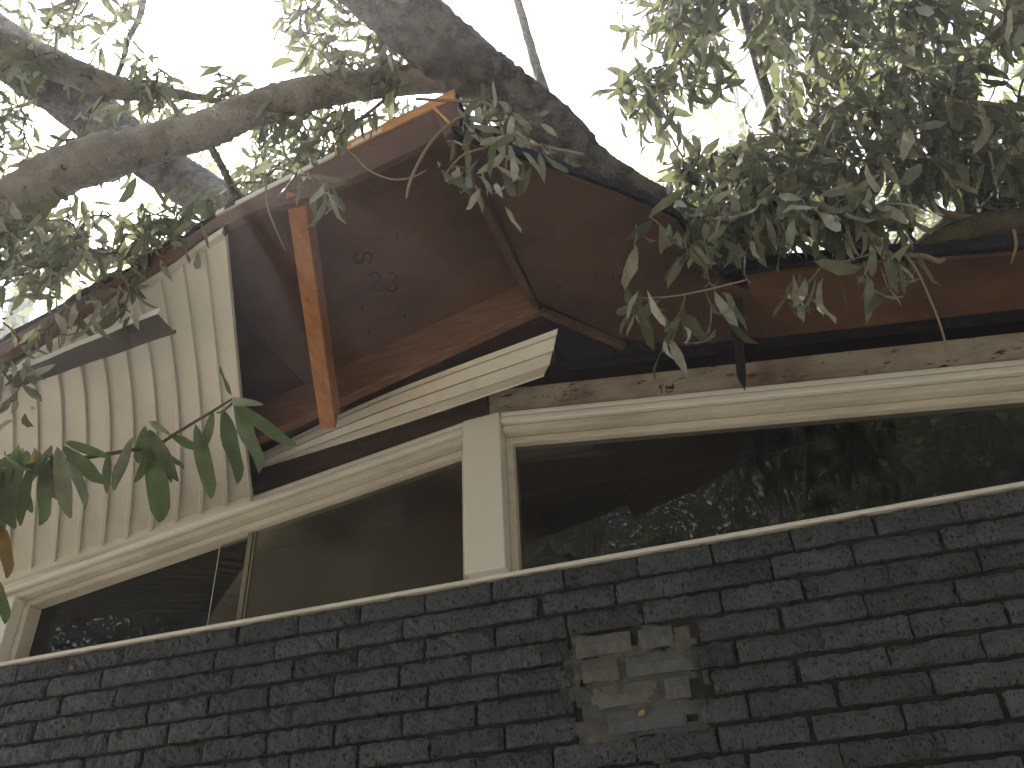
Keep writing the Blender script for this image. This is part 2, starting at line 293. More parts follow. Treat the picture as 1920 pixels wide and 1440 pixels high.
# window band: sill, posts, head trim, panes
GY = .042
obj('window_sill', *box(-2.15, 2.6, -.006, .10, .001, .013), 'white', house, bevel=.003)
def window(x0, x1, zf):
    v, f = join([sheared(x0, x1, .016, .07, zf, -.002, .020), box(x0, x0+.024, .012, .072, .0135, zf(x0)), box(x1-.024, x1, .012, .072, .0135, zf(x1))])
    return obj('window', v, f, 'stop', house, bevel=.003)
PL, PR = -.332, -.205
wl = window(-2.02, PL, HB); wr = window(PR, 2.6, HB); ORG[wl] = ORG[wr] = ORG[house]
def pane(x0, x1, y, m, par, zt=.004):
    v, f = hexa([(x0, y, .014), (x1, y, .014), (x1, y+.004, .014), (x0, y+.004, .014)], [(x0, y, HB(x0)+zt), (x1, y, HB(x1)+zt), (x1, y+.004, HB(x1)+zt), (x0, y+.004, HB(x0)+zt)])
    return obj('pane', v, f, m, par)
xa, xb = AY(397, 1100, GY)[0], AY(462, 1080, GY)[0]
pane(PR+.024, 2.57, GY, 'glass', wr)
pane(xb, PL-.024, GY, 'glass_dusty', wl); pane(xa, xb+.03, GY+.012, 'glass', wl); pane(-1.995, xa-.002, GY+.03, 'glass', wl)
obj('pane_edge', *box(xa-.003, xa-.0005, GY+.011, GY+.017, .014, HB(xa)), 'glass_edge', wl)
obj('meeting_stile', *box(xb-.012, xb+.006, GY-.006, GY-.001, .014, HB(xb)), 'dullpaint', wl, bevel=.001)
obj('inner_jamb', *box(xa, xb, GY+.03, GY+.036, .014, HB(xa)), 'roomtan', wl)
obj('meeting_stile', *box(xb+.012, xb+.017, GY-.005, GY-.001, .014, HB(xb)), 'dullpaint', wl)
vv = [(PL, -.040, .0135), (PR, -.040, .0135), (PR, .075, .0135), (PL, .075, .0135)]
a, b = HB(PL)+.088, HB(PR)+.088
obj('window_post', *hexa(vv, [(PL, -.040, a), (PR, -.040, b), (PR, .075, b), (PL, .075, a)]), 'white', house, bevel=.004)
obj('corner_post', *box(-2.14, -2.022, -.034, .08, .0135, HB(-2.08)+.03), 'white', house, bevel=.004)
for x0, x1 in ((-2.16, PL-.001), (PR+.001, 2.6)):
    obj('head_trim', *sheared(x0, x1, -.018, .075, HB, .022, .047), 'stop', house, bevel=.005)
    obj('head_trim', *sheared(x0, x1, -.034, .075, HB, .050, .070), 'white', house, bevel=.004)
    obj('head_trim', *sheared(x0, x1, -.030, .075, HB, .074, .092), 'white', house, bevel=.004)
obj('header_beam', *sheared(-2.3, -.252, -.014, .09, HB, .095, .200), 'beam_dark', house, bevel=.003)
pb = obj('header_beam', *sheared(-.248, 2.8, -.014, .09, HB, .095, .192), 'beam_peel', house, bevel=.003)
ORG[pb] = ORG[house]
# pencilled note on the painted beam
def strokes(name, lines, origin, ex, ey, wid, m, parent, off):
    V, F = [], []; nrm = np.cross(ex, ey); nrm /= np.linalg.norm(nrm)
    for L in lines:
        Q = [origin+ex*a+ey*b+nrm*off for a, b in L]; k = len(V)
        for i, q in enumerate(Q):
            d = Q[min(i+1, len(Q)-1)]-Q[max(i-1, 0)]; d /= np.linalg.norm(d)+1e-9; s = np.cross(nrm, d)*wid/2*(.6+.8*random.random()); V += [q-s, q+s]
        F += [(k+2*i, k+2*i+2, k+2*i+3, k+2*i+1) for i in range(len(Q)-1)]
    return obj(name, V, F, m, parent)
arc = lambda cx, cy, rx, ry, a0, a1, n=8: [(cx+rx*math.cos(math.radians(a0+(a1-a0)*i/n)), cy+ry*math.sin(math.radians(a0+(a1-a0)*i/n))) for i in range(n+1)]
note = [arc(.25, .7, .2, .25, 0, 360), [(.45, .75), (.42, .3), (.3, -.25)], [(.85, 1.0), (.8, .75)],
        [(1.3, .45), (1.6, .5)]+arc(1.48, .45, .17, .22, 20, 320), arc(2.0, .42, .17, .2, 0, 360), [(2.2, .62), (2.2, .2)], arc(2.55, .42, .15, .2, 0, 360), [(2.72, 1.0), (2.7, .2)], [(1.3, -.05), (1.7, -.2), (2.5, -.12)]]
on = AY(1237, 735, -.014); sl_ = np.array([1, 0, -.137]); 
strokes('pencil_note', note, on, sl_*.016, np.array([0, 0, .026]), .0038, 'pencil', pb, .0015)
sm = []
for q in range(16):
    px = 990+RNG.random()*110; py = 722+RNG.random()*30; c0 = AY(px, py, -.014)-on; sm.append([(c0[0]/.016, (c0[2]+.137*c0[0])/.026+.1*t) if t else (c0[0]/.016, (c0[2]+.137*c0[0])/.026) for t in (0, 1, 2)])
strokes('paint_chips', sm, on, sl_*.016, np.array([0, 0, .026]), .004, 'pencil', pb, .0012)
# dark room behind the panes
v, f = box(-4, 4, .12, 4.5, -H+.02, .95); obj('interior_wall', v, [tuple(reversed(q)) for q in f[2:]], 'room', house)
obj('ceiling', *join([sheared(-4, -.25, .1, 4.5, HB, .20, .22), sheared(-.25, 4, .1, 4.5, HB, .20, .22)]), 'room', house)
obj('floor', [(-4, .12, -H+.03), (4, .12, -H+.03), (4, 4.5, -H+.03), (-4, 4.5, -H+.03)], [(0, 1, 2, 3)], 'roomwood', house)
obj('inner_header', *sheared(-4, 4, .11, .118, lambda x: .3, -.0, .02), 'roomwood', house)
# side walls and main roof
for s in (-1, 1): obj('side_wall', *box(*((-4.2, -4.05) if s < 0 else (4.05, 4.2)), .11, 4.7, -H, .5), 'brick_run', house)
obj('rear_wall', *box(-4.2, 4.2, 4.7, 4.85, -H, .9), 'brick_run', house)
RL = lambda x: .865+.20*(x-.0)
RR = lambda x: .865-.17*x
roof = obj('roof', *join([sheared(-4.4, .0, -.04, 5.2, RL, .0, .05), sheared(.0, 4.4, -.04, 5.2, RR, .0, .05)]), ['attic'], house)
ORG[roof] = ORG[house]
# --- left overhang, racked and lifted off the wall
DL = lambda x: .818+.253*x if x > -.76 else .6257+.10*(x+.76)                                  # underside of left deck
def deckL(x, y, o=0): return (x, y, DL(x)+o)
YO = lambda x: -.978+(.16*(-.6-x) if x < -.6 else 0)                            # front edge of left deck
sheets = [(-1.75, -.765), (-.76, -.005)]
for a, b in sheets:
    c = [(a, .12), (b+(.05 if b > -.1 else 0), .12)]+([(.035, -.30), (.03, -.62), (-.02, -.66)] if b > -.1 else [])+[(b, YO(b)), (a, YO(a))]; n = len(c)
    v = [deckL(x, y) for x, y in c]+[deckL(x, y, .014) for x, y in c]; f = [tuple(range(n))[::-1], tuple(range(n, 2*n))]+[(i, (i+1) % n, n+(i+1) % n, n+i) for i in range(n)]; o = obj('deck_sheet', v, f, 'ply', house)
    ORG[o] = ORG[house]
    if b > -.1: dl = o
pts = []
V, F = [], []
n = 40
for i in range(n+1):
    x = -1.9+(1.93)*i/n; yy = YO(x)-.022+RNG.normal()*.004
    V += [deckL(x, yy, .016), deckL(x, .15, .016), deckL(x, .15, .04), deckL(x, yy, .036+RNG.normal()*.003)]
for i in range(n): 
    k = 4*i; F += [(k, k+4, k+5, k+1), (k+1, k+5, k+6, k+2), (k+2, k+6, k+7, k+3), (k+3, k+7, k+4, k)]
obj('shingles', V, F, 'shingle', house)
# fascia of the left slope
def fascia(xa, xb, zt, zb, m, th=.022, name='fascia_board', dy=0):
    c0, c1 = (xa, YO(xa)-.002+dy), (xb, YO(xb)-.002+dy)
    v, f = hexa([(c0[0], c0[1]-th, DL(xa)+zb), (c1[0], c1[1]-th, DL(xb)+zb), (c1[0], c1[1], DL(xb)+zb), (c0[0], c0[1], DL(xa)+zb)],
                [(c0[0], c0[1]-th, DL(xa)+zt), (c1[0], c1[1]-th, DL(xb)+zt), (c1[0], c1[1], DL(xb)+zt), (c0[0], c0[1], DL(xa)+zt)])
    return obj(name, v, f, m, house, bevel=.002)
V, F = [], []
for (x_, zb_) in ((-1.75, -.05), (-.76, -.045), (-.64, -.035), (-.50, -.05), (-.36, -.098), (-.2, -.105), (.03, -.108)):
    yy = YO(x_)-.002; V += [(x_, yy-.022, DL(x_)+zb_), (x_, yy, DL(x_)+zb_), (x_, yy, DL(x_)+.012), (x_, yy-.022, DL(x_)+.012)]
F = [(4*i+a, 4*i+(a+1) % 4, 4*i+4+(a+1) % 4, 4*i+4+a) for i in range(6) for a in range(4)]+[(3, 2, 1, 0), (24, 25, 26, 27)]
obj('fascia_board', V, [q[::-1] for q in F], 'fascia', house, bevel=.002)
fascia(-.30, .025, .046, .010, 'sunlit_raw', .026, 'sunlit_edge')  # strip coloured as if the sun caught the top edge
fascia(-.635, -.17, .030, .013, 'vinyl', .026, 'drip_edge', -.001)
# short stub of the right fascia
p0, p1 = AY(812, 205, -1.03), AY(850, 243, -1.0)
v = [p0+(0.03, 0, -.12), p1+(0, 0, -.075), p1+(0, .022, -.075), p0+(0.03, .022, -.12), p0, p1, p1+(0, .022, 0), p0+(0, .022, 0)]
obj('fascia_board', v, HEX, 'fascia', house, bevel=.002)
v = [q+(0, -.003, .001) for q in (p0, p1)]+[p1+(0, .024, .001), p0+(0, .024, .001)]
obj('sunlit_edge', v+[q+np.array((0, 0, .014)) for q in v], HEX, 'sunlit_raw', house)  # same painted sunlight carried onto the right stub
# rafters, lookout, ridge
ra, rb = np.array([-.98, -.30, .818-.253*.98-.001]), np.array([-.008, -.30, DL(-.008)-.001])
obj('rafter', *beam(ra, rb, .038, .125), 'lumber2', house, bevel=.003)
lo0, lo1 = AY(552, 392, -.968), AY(614, 822, -.335)
obj('lookout', *beam(lo0+(.008, 0, .105), lo1+(.008, 0, .105), .046, .105), 'lumber', house, bevel=.003)
V, F = [], []
for (x_, y_) in ((587, 532), (602, 540), (592, 545), (578, 540)):
    p = AY(x_, y_, -.755); q = p+RNG.normal(size=3)*.012+(0, -.01, -.012); t = tube([p+(0, .02, .02), q], [.0016, .0012], 5, 0); V, F = join([(V, F), t])
obj('bent_nails', V, F, 'attic', house)
ri0, ri1 = AY(880, 330, -.93), AY(1003, 565, -.34)
obj('ridge_board', *beam(ri0+(0, 0, .03), ri1+(0, 0, .03), .022, .05), 'lumber3', house, bevel=.002)
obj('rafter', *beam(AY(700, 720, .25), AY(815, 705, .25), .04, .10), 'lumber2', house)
# --- right overhang: torn plywood
DR = lambda x: .70-.143*(x+.25)
nr = (.143, 0, 1); dr0 = .70-.143*.25
def onR(px, py): return onp(px, py, nr, dr0)
def sheet(name, poly, th, m, parent=house, off=0.):
    n = len(poly); v = [p+np.array((0, 0, off)) for p in poly]+[p+np.array((0, 0, off+th)) for p in poly]
    return obj(name, v, [tuple(range(n))[::-1], tuple(range(n, 2*n))]+[(i, (i+1) % n, n+(i+1) % n, n+i) for i in range(n)], m, parent)
back = lambda x, y: np.array((x, y, DR(x)))
edge1 = [(868, 268), (930, 292), (1000, 312), (1080, 338), (1160, 368), (1230, 398), (1268, 416), (1290, 448), (1322, 498), (1352, 528)]
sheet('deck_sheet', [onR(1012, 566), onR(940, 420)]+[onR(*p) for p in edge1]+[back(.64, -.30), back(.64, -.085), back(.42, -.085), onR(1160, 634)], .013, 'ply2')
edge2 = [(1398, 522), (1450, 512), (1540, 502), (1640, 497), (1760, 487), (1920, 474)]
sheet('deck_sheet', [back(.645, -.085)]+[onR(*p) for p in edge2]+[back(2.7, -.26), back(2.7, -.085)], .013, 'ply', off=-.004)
def shing(edge, extra, offs=.016):
    P = [onR(*p)+np.array((0, -.012+RNG.normal()*.004, offs)) for p in edge]; V, F = [], []
    for i, p in enumerate(P): V += [p, np.array((p[0], .0, DR(p[0])+offs)), np.array((p[0], .0, DR(p[0])+offs+.022)), p+(0, 0, .024+RNG.normal()*.003+extra)]
    for i in range(len(P)-1): k = 4*i; F += [(k, k+4, k+5, k+1), (k+1, k+5, k+6, k+2), (k+2, k+6, k+7, k+3), (k+3, k+7, k+4, k)]
    F += [(0, 1, 2, 3), (4*len(P)-1, 4*len(P)-2, 4*len(P)-3, 4*len(P)-4)]
    return obj('shingles', V, F, 'shingle', house)
def dens(e, n=4):
    o = []
    for (a, b), (c, d) in zip(e[:-1], e[1:]): o += [(a+(c-a)*i/n, b+(d-b)*i/n) for i in range(n)]
    return o+[e[-1]]
shing([(850, 255)]+dens(edge1[:7])+[(1282, 428), (1300, 452)], .004); shing(dens(edge2+[(2300, 440)]), .012)
obj('rafter', *beam(onR(1012, 570)+(0, .02, -.002), onR(1166, 636)+(0, .02, -.002), .020, .020), 'lumber3', house)
obj('attic_light_stop', *join([sheared(.0, 2.8, -.055, -.035, DR, .014, .28)]), 'attic', house)  # unseen board added to keep light out of the attic
nl_ = []
for i_ in range(34):
    x_, y_ = (-.7+.68*RNG.random(), RNG.choice([-.72, -.52, -.42])+RNG.normal()*.01) if i_ < 18 else (.08+.42*RNG.random(), RNG.choice([-.45, -.25])+RNG.normal()*.01)
    z_ = DL(x_) if i_ < 18 else DR(x_); nl_.append(beam((x_, y_, z_+.002), (x_+RNG.normal()*.003, y_+RNG.normal()*.003, z_-.016), .003, .003, (0, 1, 0)))
obj('nail_tips', *join(nl_), 'metal_under', house, kind='stuff')
# ridge flap of roofing over the gap
sheet('roofing_felt', [np.array((-.10, -.95, .87)), np.array((.12, -.90, .80)), np.array((.12, .1, .86)), np.array((-.10, .1, .90))], .006, 'attic', off=.0)
# --- stencils on the plywood
ex = onp(700, 458, (-.253, 0, 1), .818)-onp(660, 458, (-.253, 0, 1), .818); ey = onp(680, 440, (-.253, 0, 1), .818)-onp(680, 470, (-.253, 0, 1), .818)
ex /= np.linalg.norm(ex); ey /= np.linalg.norm(ey)
def onL(px, py): return onp(px, py, (-.253, 0, 1), .818)
Sg = [arc(.5, .75, .35, .25, 10, 270)+arc(.5, .25, .35, .25, 90, -170)]
T2 = [arc(.35, .72, .3, .26, 160, -40)+[(.1, .02), (.7, .02)]]
T3 = [arc(1.25, .74, .24, .24, 150, -80)+arc(1.25, .25, .28, .26, 80, -150)]
strokes('stencil_mark', Sg, onL(664, 468), -ey*.055, ex*.05, .010, 'ink', dl, .002)
strokes('stencil_mark', T2+T3, onL(690, 545), ex*.055, ey*.072, .007, 'ink', dl, .002)
# --- soffit panels of the left slope
n_r = 3; RS = .0985
RIBS = [((462, 937), (453, 832), (415, 446)), ((397, 957), (397, 832), (362, 480)), ((352, 972), (358, 832), (317, 510)), ((309, 988), (315, 832), (281, 534)), ((262, 1003), (268, 832), (236, 563)), ((212, 1021), (229, 832), (193, 591)), ((165, 1038), (181, 832), (150, 620)), ((119, 1052), (136, 832), (107, 648)), ((74, 1066), (89, 832), (60, 678)), ((29, 1081), (38, 832), (15, 707))]
rs_ = []; RB = []
for (b, m, t) in RIBS:
    B_ = AY(*b, -.030); s_ = -1.118-B_[0]; rs_.append(s_); RB.append((B_, AY(*m, -.42-.14*max(s_, 0)), AY(*t, -.985+.16*s_)))
PF = [[np.polyfit(rs_, [r[k][c] for r in RB], 2) for c in range(3)] for k in range(3)]
jo = RB[0][2]
def soffit_pt(s, t, h):                                    # s: distance from the open joint to the left, t: 0 wall .. 1 front edge
    ss = min(s, 1.15); B_, M_, O_ = [np.array([np.polyval(PF[k][c], ss) for c in range(3)]) for k in range(3)]
    if s > 1.15:
        dd = s-1.15; B_ = B_+np.array((-1, 0, -.13))*dd; M_ = M_+np.array((-1.05, .05, -.10))*dd; O_ = O_+np.array((-1.05, .1, -.15))*dd
    tm_ = .40; l0 = (t-tm_)*(t-1)/(tm_); l1 = t*(t-1)/(tm_*(tm_-1)); l2 = t*(t-tm_)/(1-tm_)
    return B_*l0+M_*l1+O_*l2+np.array([0, 0, -h])
prof = [(0, 0), (.074, 0), (.079, .011), (.091, .011), (.0955, 0)]
for pi in range(5):
    V, F = [], []; S = []
    for r in range(n_r):
        for (s, h) in prof: S.append((pi*n_r*RS+r*RS+s, h))
    S.append(((pi+1)*n_r*RS+.004, -.0012)); nt_ = 14
    for (s, h) in S:
        for j in range(nt_+1): V.append(soffit_pt(s, j/nt_, h))
    F = [(i*(nt_+1)+j, (i+1)*(nt_+1)+j, (i+1)*(nt_+1)+j+1, i*(nt_+1)+j+1) for i in range(len(S)-1) for j in range(nt_)]
    obj('soffit_panel', V, F, 'vinyl', house, solid=.0016)
V = []; F = []                                             # exposed edge of the first panel: double bead
for j in range(15):
    for (s, h) in ((-.020, 0), (-.014, .014), (-.006, .014), (-.002, .002)): V.append(soffit_pt(s, j/14, h))
F = [(4*j+a, 4*j+a+1, 4*j+a+5, 4*j+a+4) for j in range(14) for a in range(3)]
obj('panel_edge', V, F, 'vinyl', house, solid=.002)
V = []; F = []                                             # channel that holds the panels against the head trim
for i in range(22):
    p = soffit_pt(-.02+i*.066, 0, 0); V += [p+(0, -.020, -.022), p+(0, -.020, .004), p+(0, .02, -.022)]
for i in range(21): k = 3*i; F += [(k, k+3, k+4, k+1), (k+2, k+5, k+3, k)]
obj('wall_channel', V, F, 'vinyl', house, solid=.002)
# J-channel along the front edge
V = []; F = []
for i in range(26):
    p = soffit_pt(-.01+i*.060, 1, 0)
    V += [p+(0, -.012, -.004), p+(0, -.012, .016), p+(0, .016, -.004)]
for i in range(25): k = 3*i; F += [(k, k+3, k+4, k+1), (k+2, k+5, k+3, k)]
obj('edge_channel', V, F, 'vinyl', house, solid=.002)
# --- torn soffit panel hanging from the header
V, F = [], []
b0, b1 = AY(489, 878, -.05), AY(1020, 706, -.16); t0, t1 = AY(487, 852, -.10), AY(1046, 616, -.34); tm = AY(715, 742, -.20); bm = AY(740, 800, -.10)
cs = [(0, 0), (.02, -.006), (.30, -.002), (.31, -.020), (.36, -.020), (.37, .004), (.60, -.002), (.61, -.020), (.66, -.020), (.67, .004), (.86, -.002), (.87, -.018), (.91, -.018), (.92, .003), (1, 0)]
bs, _ = spline([b0, bm, b1], [0, 0, 0], 12); ts, _ = spline([t0, tm, t1], [0, 0, 0], 12)
for i in range(len(bs)):
    wv = ts[i]-bs[i]; nn = np.cross(bs[min(i+1, len(bs)-1)]-bs[max(i-1, 0)], wv); nn /= np.linalg.norm(nn)
    for (c_, h) in cs:
        kx = -.018*c_ if i == len(bs)-1 else 0
        V.append(bs[i]+wv*c_+nn*(h*min(1, np.linalg.norm(wv)/.15)+.02*math.sin(math.pi*c_))+np.array([kx*0, 0, 0]))
m_ = len(cs); F = [(i*m_+j, i*m_+j+1, (i+1)*m_+j+1, (i+1)*m_+j) for i in range(len(bs)-1) for j in range(m_-1)]
obj('soffit_panel', V, F, 'vinyl_torn', None, solid=.0022, label='torn cream ribbed soffit panel hanging askew along the window header', cat='soffit panel')
# --- loose metal fascia strip under the left soffit
f0, f1 = AY(10, 706, -.96), AY(296, 588, -1.02); g0, g1 = AY(30, 728, -.92), AY(329, 624, -.97)
def strip(a, b, n=10): return [a+(b-a)*i/n+np.array((0, 0, .0015*math.sin(i*1.7))) for i in range(n+1)]
A_, B_ = strip(f0, f1), strip(g0, g1); V, F = [], []
for a, b in zip(A_, B_): V += [a+(0, .004, .022), a, b, b+(0, 0, .010)]
for i in range(10): k = 4*i; F += [(k, k+4, k+5, k+1), (k+1, k+5, k+6, k+2), (k+2, k+6, k+7, k+3)]
fs = obj('fascia_strip', V, F, ['metal_under', 'vinyl'], None, solid=.002, label='bent metal fascia strip with dark underside dangling below the ribbed soffit', cat='metal strip')
for i, p in enumerate(fs.data.polygons): p.material_index = 1 if i % 3 == 0 else 0
# --- splintered board hanging from the torn edge
k0, k1, k2 = AY(1372, 522, -.30), AY(1384, 640, -.26), AY(1396, 728, -.22)
v = [k0+(-.045, 0, .02), k0+(.03, 0, .02), k1+(-.012, 0, 0), k1+(.014, 0, 0), k2+(-.012, 0, .05), k2+(.012, 0, .045), k2]
V = v+[p+np.array((0, .016, 0)) for p in v]; n = 7
F = [(0, 2, 3, 1), (2, 4, 5, 3), (4, 6, 5), (8, 10, 9, 7), (10, 12, 11, 9), (12, 13, 11), (0, 1, 8, 7), (1, 3, 10, 8), (3, 5, 12, 10), (5, 6, 13, 12), (6, 4, 11, 13), (4, 2, 9, 11), (2, 0, 7, 9)]
obj('splintered_board', V, F, 'shingle', None, label='dark pointed splinter of board hanging from the torn roof edge', cat='broken board')
# ------------------------------------------------------------------ foliage helpers
def leaf_template(st, wid, curl, fold, wav, twist=0., pr=(.06, .45, .88, 1, .55, .02)):
    ts = np.array(st); hw = wid*np.interp(ts, [0, .12, .35, .6, .85, 1], pr); V = []
    for i, t in enumerate(ts):
        a = curl*t; x = math.sin(a)/curl if abs(curl) > 1e-3 else t; z = -(1-math.cos(a))/curl if abs(curl) > 1e-3 else 0; tw = twist*t
        for s in (-1, 0, 1):
            yy = s*hw[i]*math.cos(fold); zz = abs(s)*hw[i]*math.sin(fold)+s*wav*hw[i]*math.sin(7*t+s)
            V.append((x+.02*math.sin(9*t+s)*abs(s), yy*math.cos(tw)-zz*math.sin(tw), z+yy*math.sin(tw)+zz*math.cos(tw)))
    n = len(ts); F = []
    for i in range(n-1): F += [(3*i, 3*i+1, 3*i+4, 3*i+3), (3*i+1, 3*i+2, 3*i+5, 3*i+4)]
    return np.array(V), F
ST = (0, .2, .5, .8, 1)
LT = [leaf_template(ST, .12+.05*random.random(), random.choice([.3, .7, 1.0, 1.5, -.6]), random.uniform(.05, .7), random.uniform(.1, .6), random.uniform(-1, 1)) for _ in range(9)]
LM = []
for V_, F_ in LT: LM.append(mesh('leaf', V_, F_, 'leaf1', True))
def frames(D, N):
    X = D/np.linalg.norm(D, axis=1, keepdims=True); Y = np.cross(N, X); Y /= np.linalg.norm(Y, axis=1, keepdims=True)+1e-9; return X, Y, np.cross(X, Y)
def leaf_mass(name, B, D, N, S, m, parent, tint=None, templ=LT):
    B, D, N, S = map(np.asarray, (B, D, N, S)); n = len(B); X, Y, Z = frames(D, N); vi = RNG.integers(len(templ), size=n); nv = len(templ[0][0])
    T = np.stack([templ[i][0] for i in range(len(templ))])[vi]*S[:, None, None]
    V = B[:, None]+T[:, :, :1]*X[:, None]+T[:, :, 1:2]*Y[:, None]+T[:, :, 2:]*Z[:, None]
    F0 = np.array(templ[0][1]); Fq = (F0[None]+np.arange(n)[:, None, None]*nv).reshape(-1, 4)
    V = V.reshape(-1, 3)+(0, 0, H)-ORG[parent]
    me = bpy.data.meshes.new(name); me.vertices.add(len(V)); me.vertices.foreach_set('co', V.ravel()); me.loops.add(Fq.size); me.loops.foreach_set('vertex_index', Fq.ravel().astype(np.int32))
    me.polygons.add(len(Fq)); me.polygons.foreach_set('loop_start', np.arange(0, Fq.size, 4, dtype=np.int32)); me.polygons.foreach_set('loop_total', np.full(len(Fq), 4, np.int32))
    me.polygons.foreach_set('use_smooth', np.ones(len(Fq), bool)); me.update(); me.materials.append(M[m])
    at = me.attributes.new('tint', 'FLOAT', 'POINT'); tt = np.repeat(RNG.random(n)**1.5 if tint is None else tint, nv).astype(np.float32); at.data.foreach_set('value', tt)
    o = bpy.data.objects.new(name, me); COL.objects.link(o); o.parent = parent; o['kind'] = 'stuff'; return o
def leaf_objects(B, D, N, S, parent, meshes=None):
    X, Y, Z = frames(np.asarray(D), np.asarray(N)); ms = meshes or LM
    for i in range(len(B)):
        o = bpy.data.objects.new('leaf', ms[RNG.integers(len(ms))]); COL.objects.link(o); o.parent = parent
        R = Matrix(((X[i][0], Y[i][0], Z[i][0]), (X[i][1], Y[i][1], Z[i][1]), (X[i][2], Y[i][2], Z[i][2]))).to_4x4()
        o.matrix_local = Matrix.Translation(Vector(B[i]+np.array((0, 0, H))-ORG[parent])) @ R @ Matrix.Scale(S[i], 4)
def cluster(c, n, size=(.06, .10), droop=1.1, spread=.8, jit=.022):
    B = c+RNG.normal(size=(n, 3))*jit; D = RNG.normal(size=(n, 3))*spread+(0, 0, -droop); N = RNG.normal(size=(n, 3))+(0, 0, .3); return B, D, N, RNG.uniform(*size, n)
def in_poly(x, y, P):
    c = False; j = len(P)-1
    for i in range(len(P)):
        if (P[i][1] > y) != (P[j][1] > y) and x < (P[j][0]-P[i][0])*(y-P[i][1])/(P[j][1]-P[i][1])+P[i][0]: c = not c
        j = i
    return c
def scatter(P, n, d0, d1, holes=()):
    xs = [p[0] for p in P]; ys = [p[1] for p in P]; out = []
    while len(out) < n:
        x, y = RNG.uniform(min(xs), max(xs)), RNG.uniform(min(ys), max(ys))
        if not in_poly(x, y, P) or any((x-h[0])**2/h[2]**2+(y-h[1])**2/h[3]**2 < 1 for h in holes): continue
        out.append(AD(x, y, RNG.uniform(d0, d1)))
    return out
def above_roof(p):                                          # keep boughs on top of the roof, not through it
    x, y, z = p
    zr = (RL(x) if x < 0 else RR(x))+.06
    if y > -.08 and z < zr: p[2] = zr+.02+.1*RNG.random()
    return p
def grow_twigs(nodes, targets, r0=.0035, sag=.04):
    nodes = [np.array(q) for q in nodes]; todo = [np.array(q) for q in targets]; parts = []
    N = np.array(nodes); T = np.array(todo); d = np.linalg.norm(T[:, None]-N[None], axis=2); near = d.argmin(1); dm = d.min(1); al = np.ones(len(T), bool); NL = list(nodes)
    while al.any():
        i = np.where(al, dm, 1e9).argmin(); al[i] = False; p = NL[near[i]]; q = T[i]; L = np.linalg.norm(q-p)
        mid = (p+q)/2+RNG.normal(size=3)*L*.10+np.array((0, 0, sag*L)); parts.append(tube([p, mid, q], [min(r0*(1+L), .008), r0*.8, r0*.5], 4, 3, 0, False))
        NL.append(q); dn = np.linalg.norm(T-q, axis=1); up = dn < dm; near[up] = len(NL)-1; dm[up] = dn[up]
    return join(parts)
def dress(root, nodes, targets, per=(5, 9), size=(.06, .10), single=300, droop=1.1, spread=.8, twig='twig', jit=.024, r0=.0035, thin=0):
    v, f = grow_twigs(nodes, targets, r0); o = obj('twigs', v, f, twig, root); o['kind'] = 'stuff'
    B, D, N, S = [], [], [], []
    for ci, c in enumerate(targets):
        b, d, n_, s = cluster(c, RNG.integers(2, 5) if ci < thin else RNG.integers(*per), size, droop, spread, jit); B.append(b); D.append(d); N.append(n_); S.append(s)
    B, D, N, S = map(np.concatenate, (B, D, N, S)); o = np.argsort(-S/np.linalg.norm(B-CAM, axis=1)); a, b = o[:single], o[single:]
    if single: leaf_objects(B[a], D[a], N[a], S[a], root)
    if len(b): leaf_mass('foliage', B[b], D[b], N[b], S[b], 'leaf', root)
def samples(pts, n=40): P, _ = spline(pts, [0]*len(pts), 8); return [P[i] for i in np.linspace(0, len(P)-1, n).astype(int)]
# ------------------------------------------------------------------ the fallen tree on the ridge
ft = thing('fallen_tree', 'fallen grey-barked tree lying over the broken roof ridge with wilted leaves', 'tree', (.4, -.3, .8))
tk = [np.array((1.55, 1.0, .80)), np.array((.95, .33, .86)), AZ(1153, 361, .93), AZ(1053, 262, 1.0), AZ(968, 192, 1.06), AZ(896, 140, 1.11), AZ(810, 72, 1.17), AZ(720, -15, 1.23), AZ(600, -140, 1.34), AZ(400, -330, 1.55)]
obj('trunk', *tube(tk, [.10, .092, .084, .080, .080, .086, .092, .097, .105, .11], 26, 12, .035), 'bark_dark', ft, smooth=True)
lb = [AZ(880, 140, 1.09), AZ(760, 150, 1.14), AZ(640, 165, 1.14), AZ(540, 185, 1.13), AZ(450, 215, 1.11), AZ(380, 245, 1.09), AZ(290, 268, 1.06), AZ(200, 292, 1.03), AZ(100, 330, .99), AZ(20, 385, .93), AZ(-120, 470, .84), AZ(-300, 560, .74)]
obj('limb', *tube(lb, [.05, .042, .044, .050, .050, .055, .057, .068, .066, .069, .066, .066], 20, 10, .04), 'bark', ft, smooth=True)
lb2 = [AZ(-200, -10, 1.5), AZ(0, 80, 1.45), AZ(90, 115, 1.42), AZ(170, 150, 1.40), AZ(245, 170, 1.38), AZ(330, 176, 1.37), AZ(420, 190, 1.36)]
obj('limb', *tube(lb2, [.05, .05, .047, .043, .033, .016, .006], 14, 6, .03), 'bark', ft, smooth=True)
lb3 = [AZ(-160, -20, 1.95), AZ(60, 130, 1.85), AZ(200, 235, 1.75), AZ(330, 330, 1.55), AZ(430, 390, 1.3), AZ(520, 430, 1.05)]
obj('limb', *tube(lb3, [.11, .10, .095, .085, .075, .06], 14, 6, .03), 'bark_dark', ft, smooth=True)
lb4 = [AZ(-150, 500, .82), AZ(0, 503, .84), AZ(60, 490, .85), AZ(130, 478, .86), AZ(240, 482, .85), AZ(330, 470, .86), AZ(430, 440, .9)]
obj('limb', *tube(lb4, [.03, .026, .024, .022, .021, .016, .008], 10, 5, .04), 'bark_dark', ft, smooth=True)
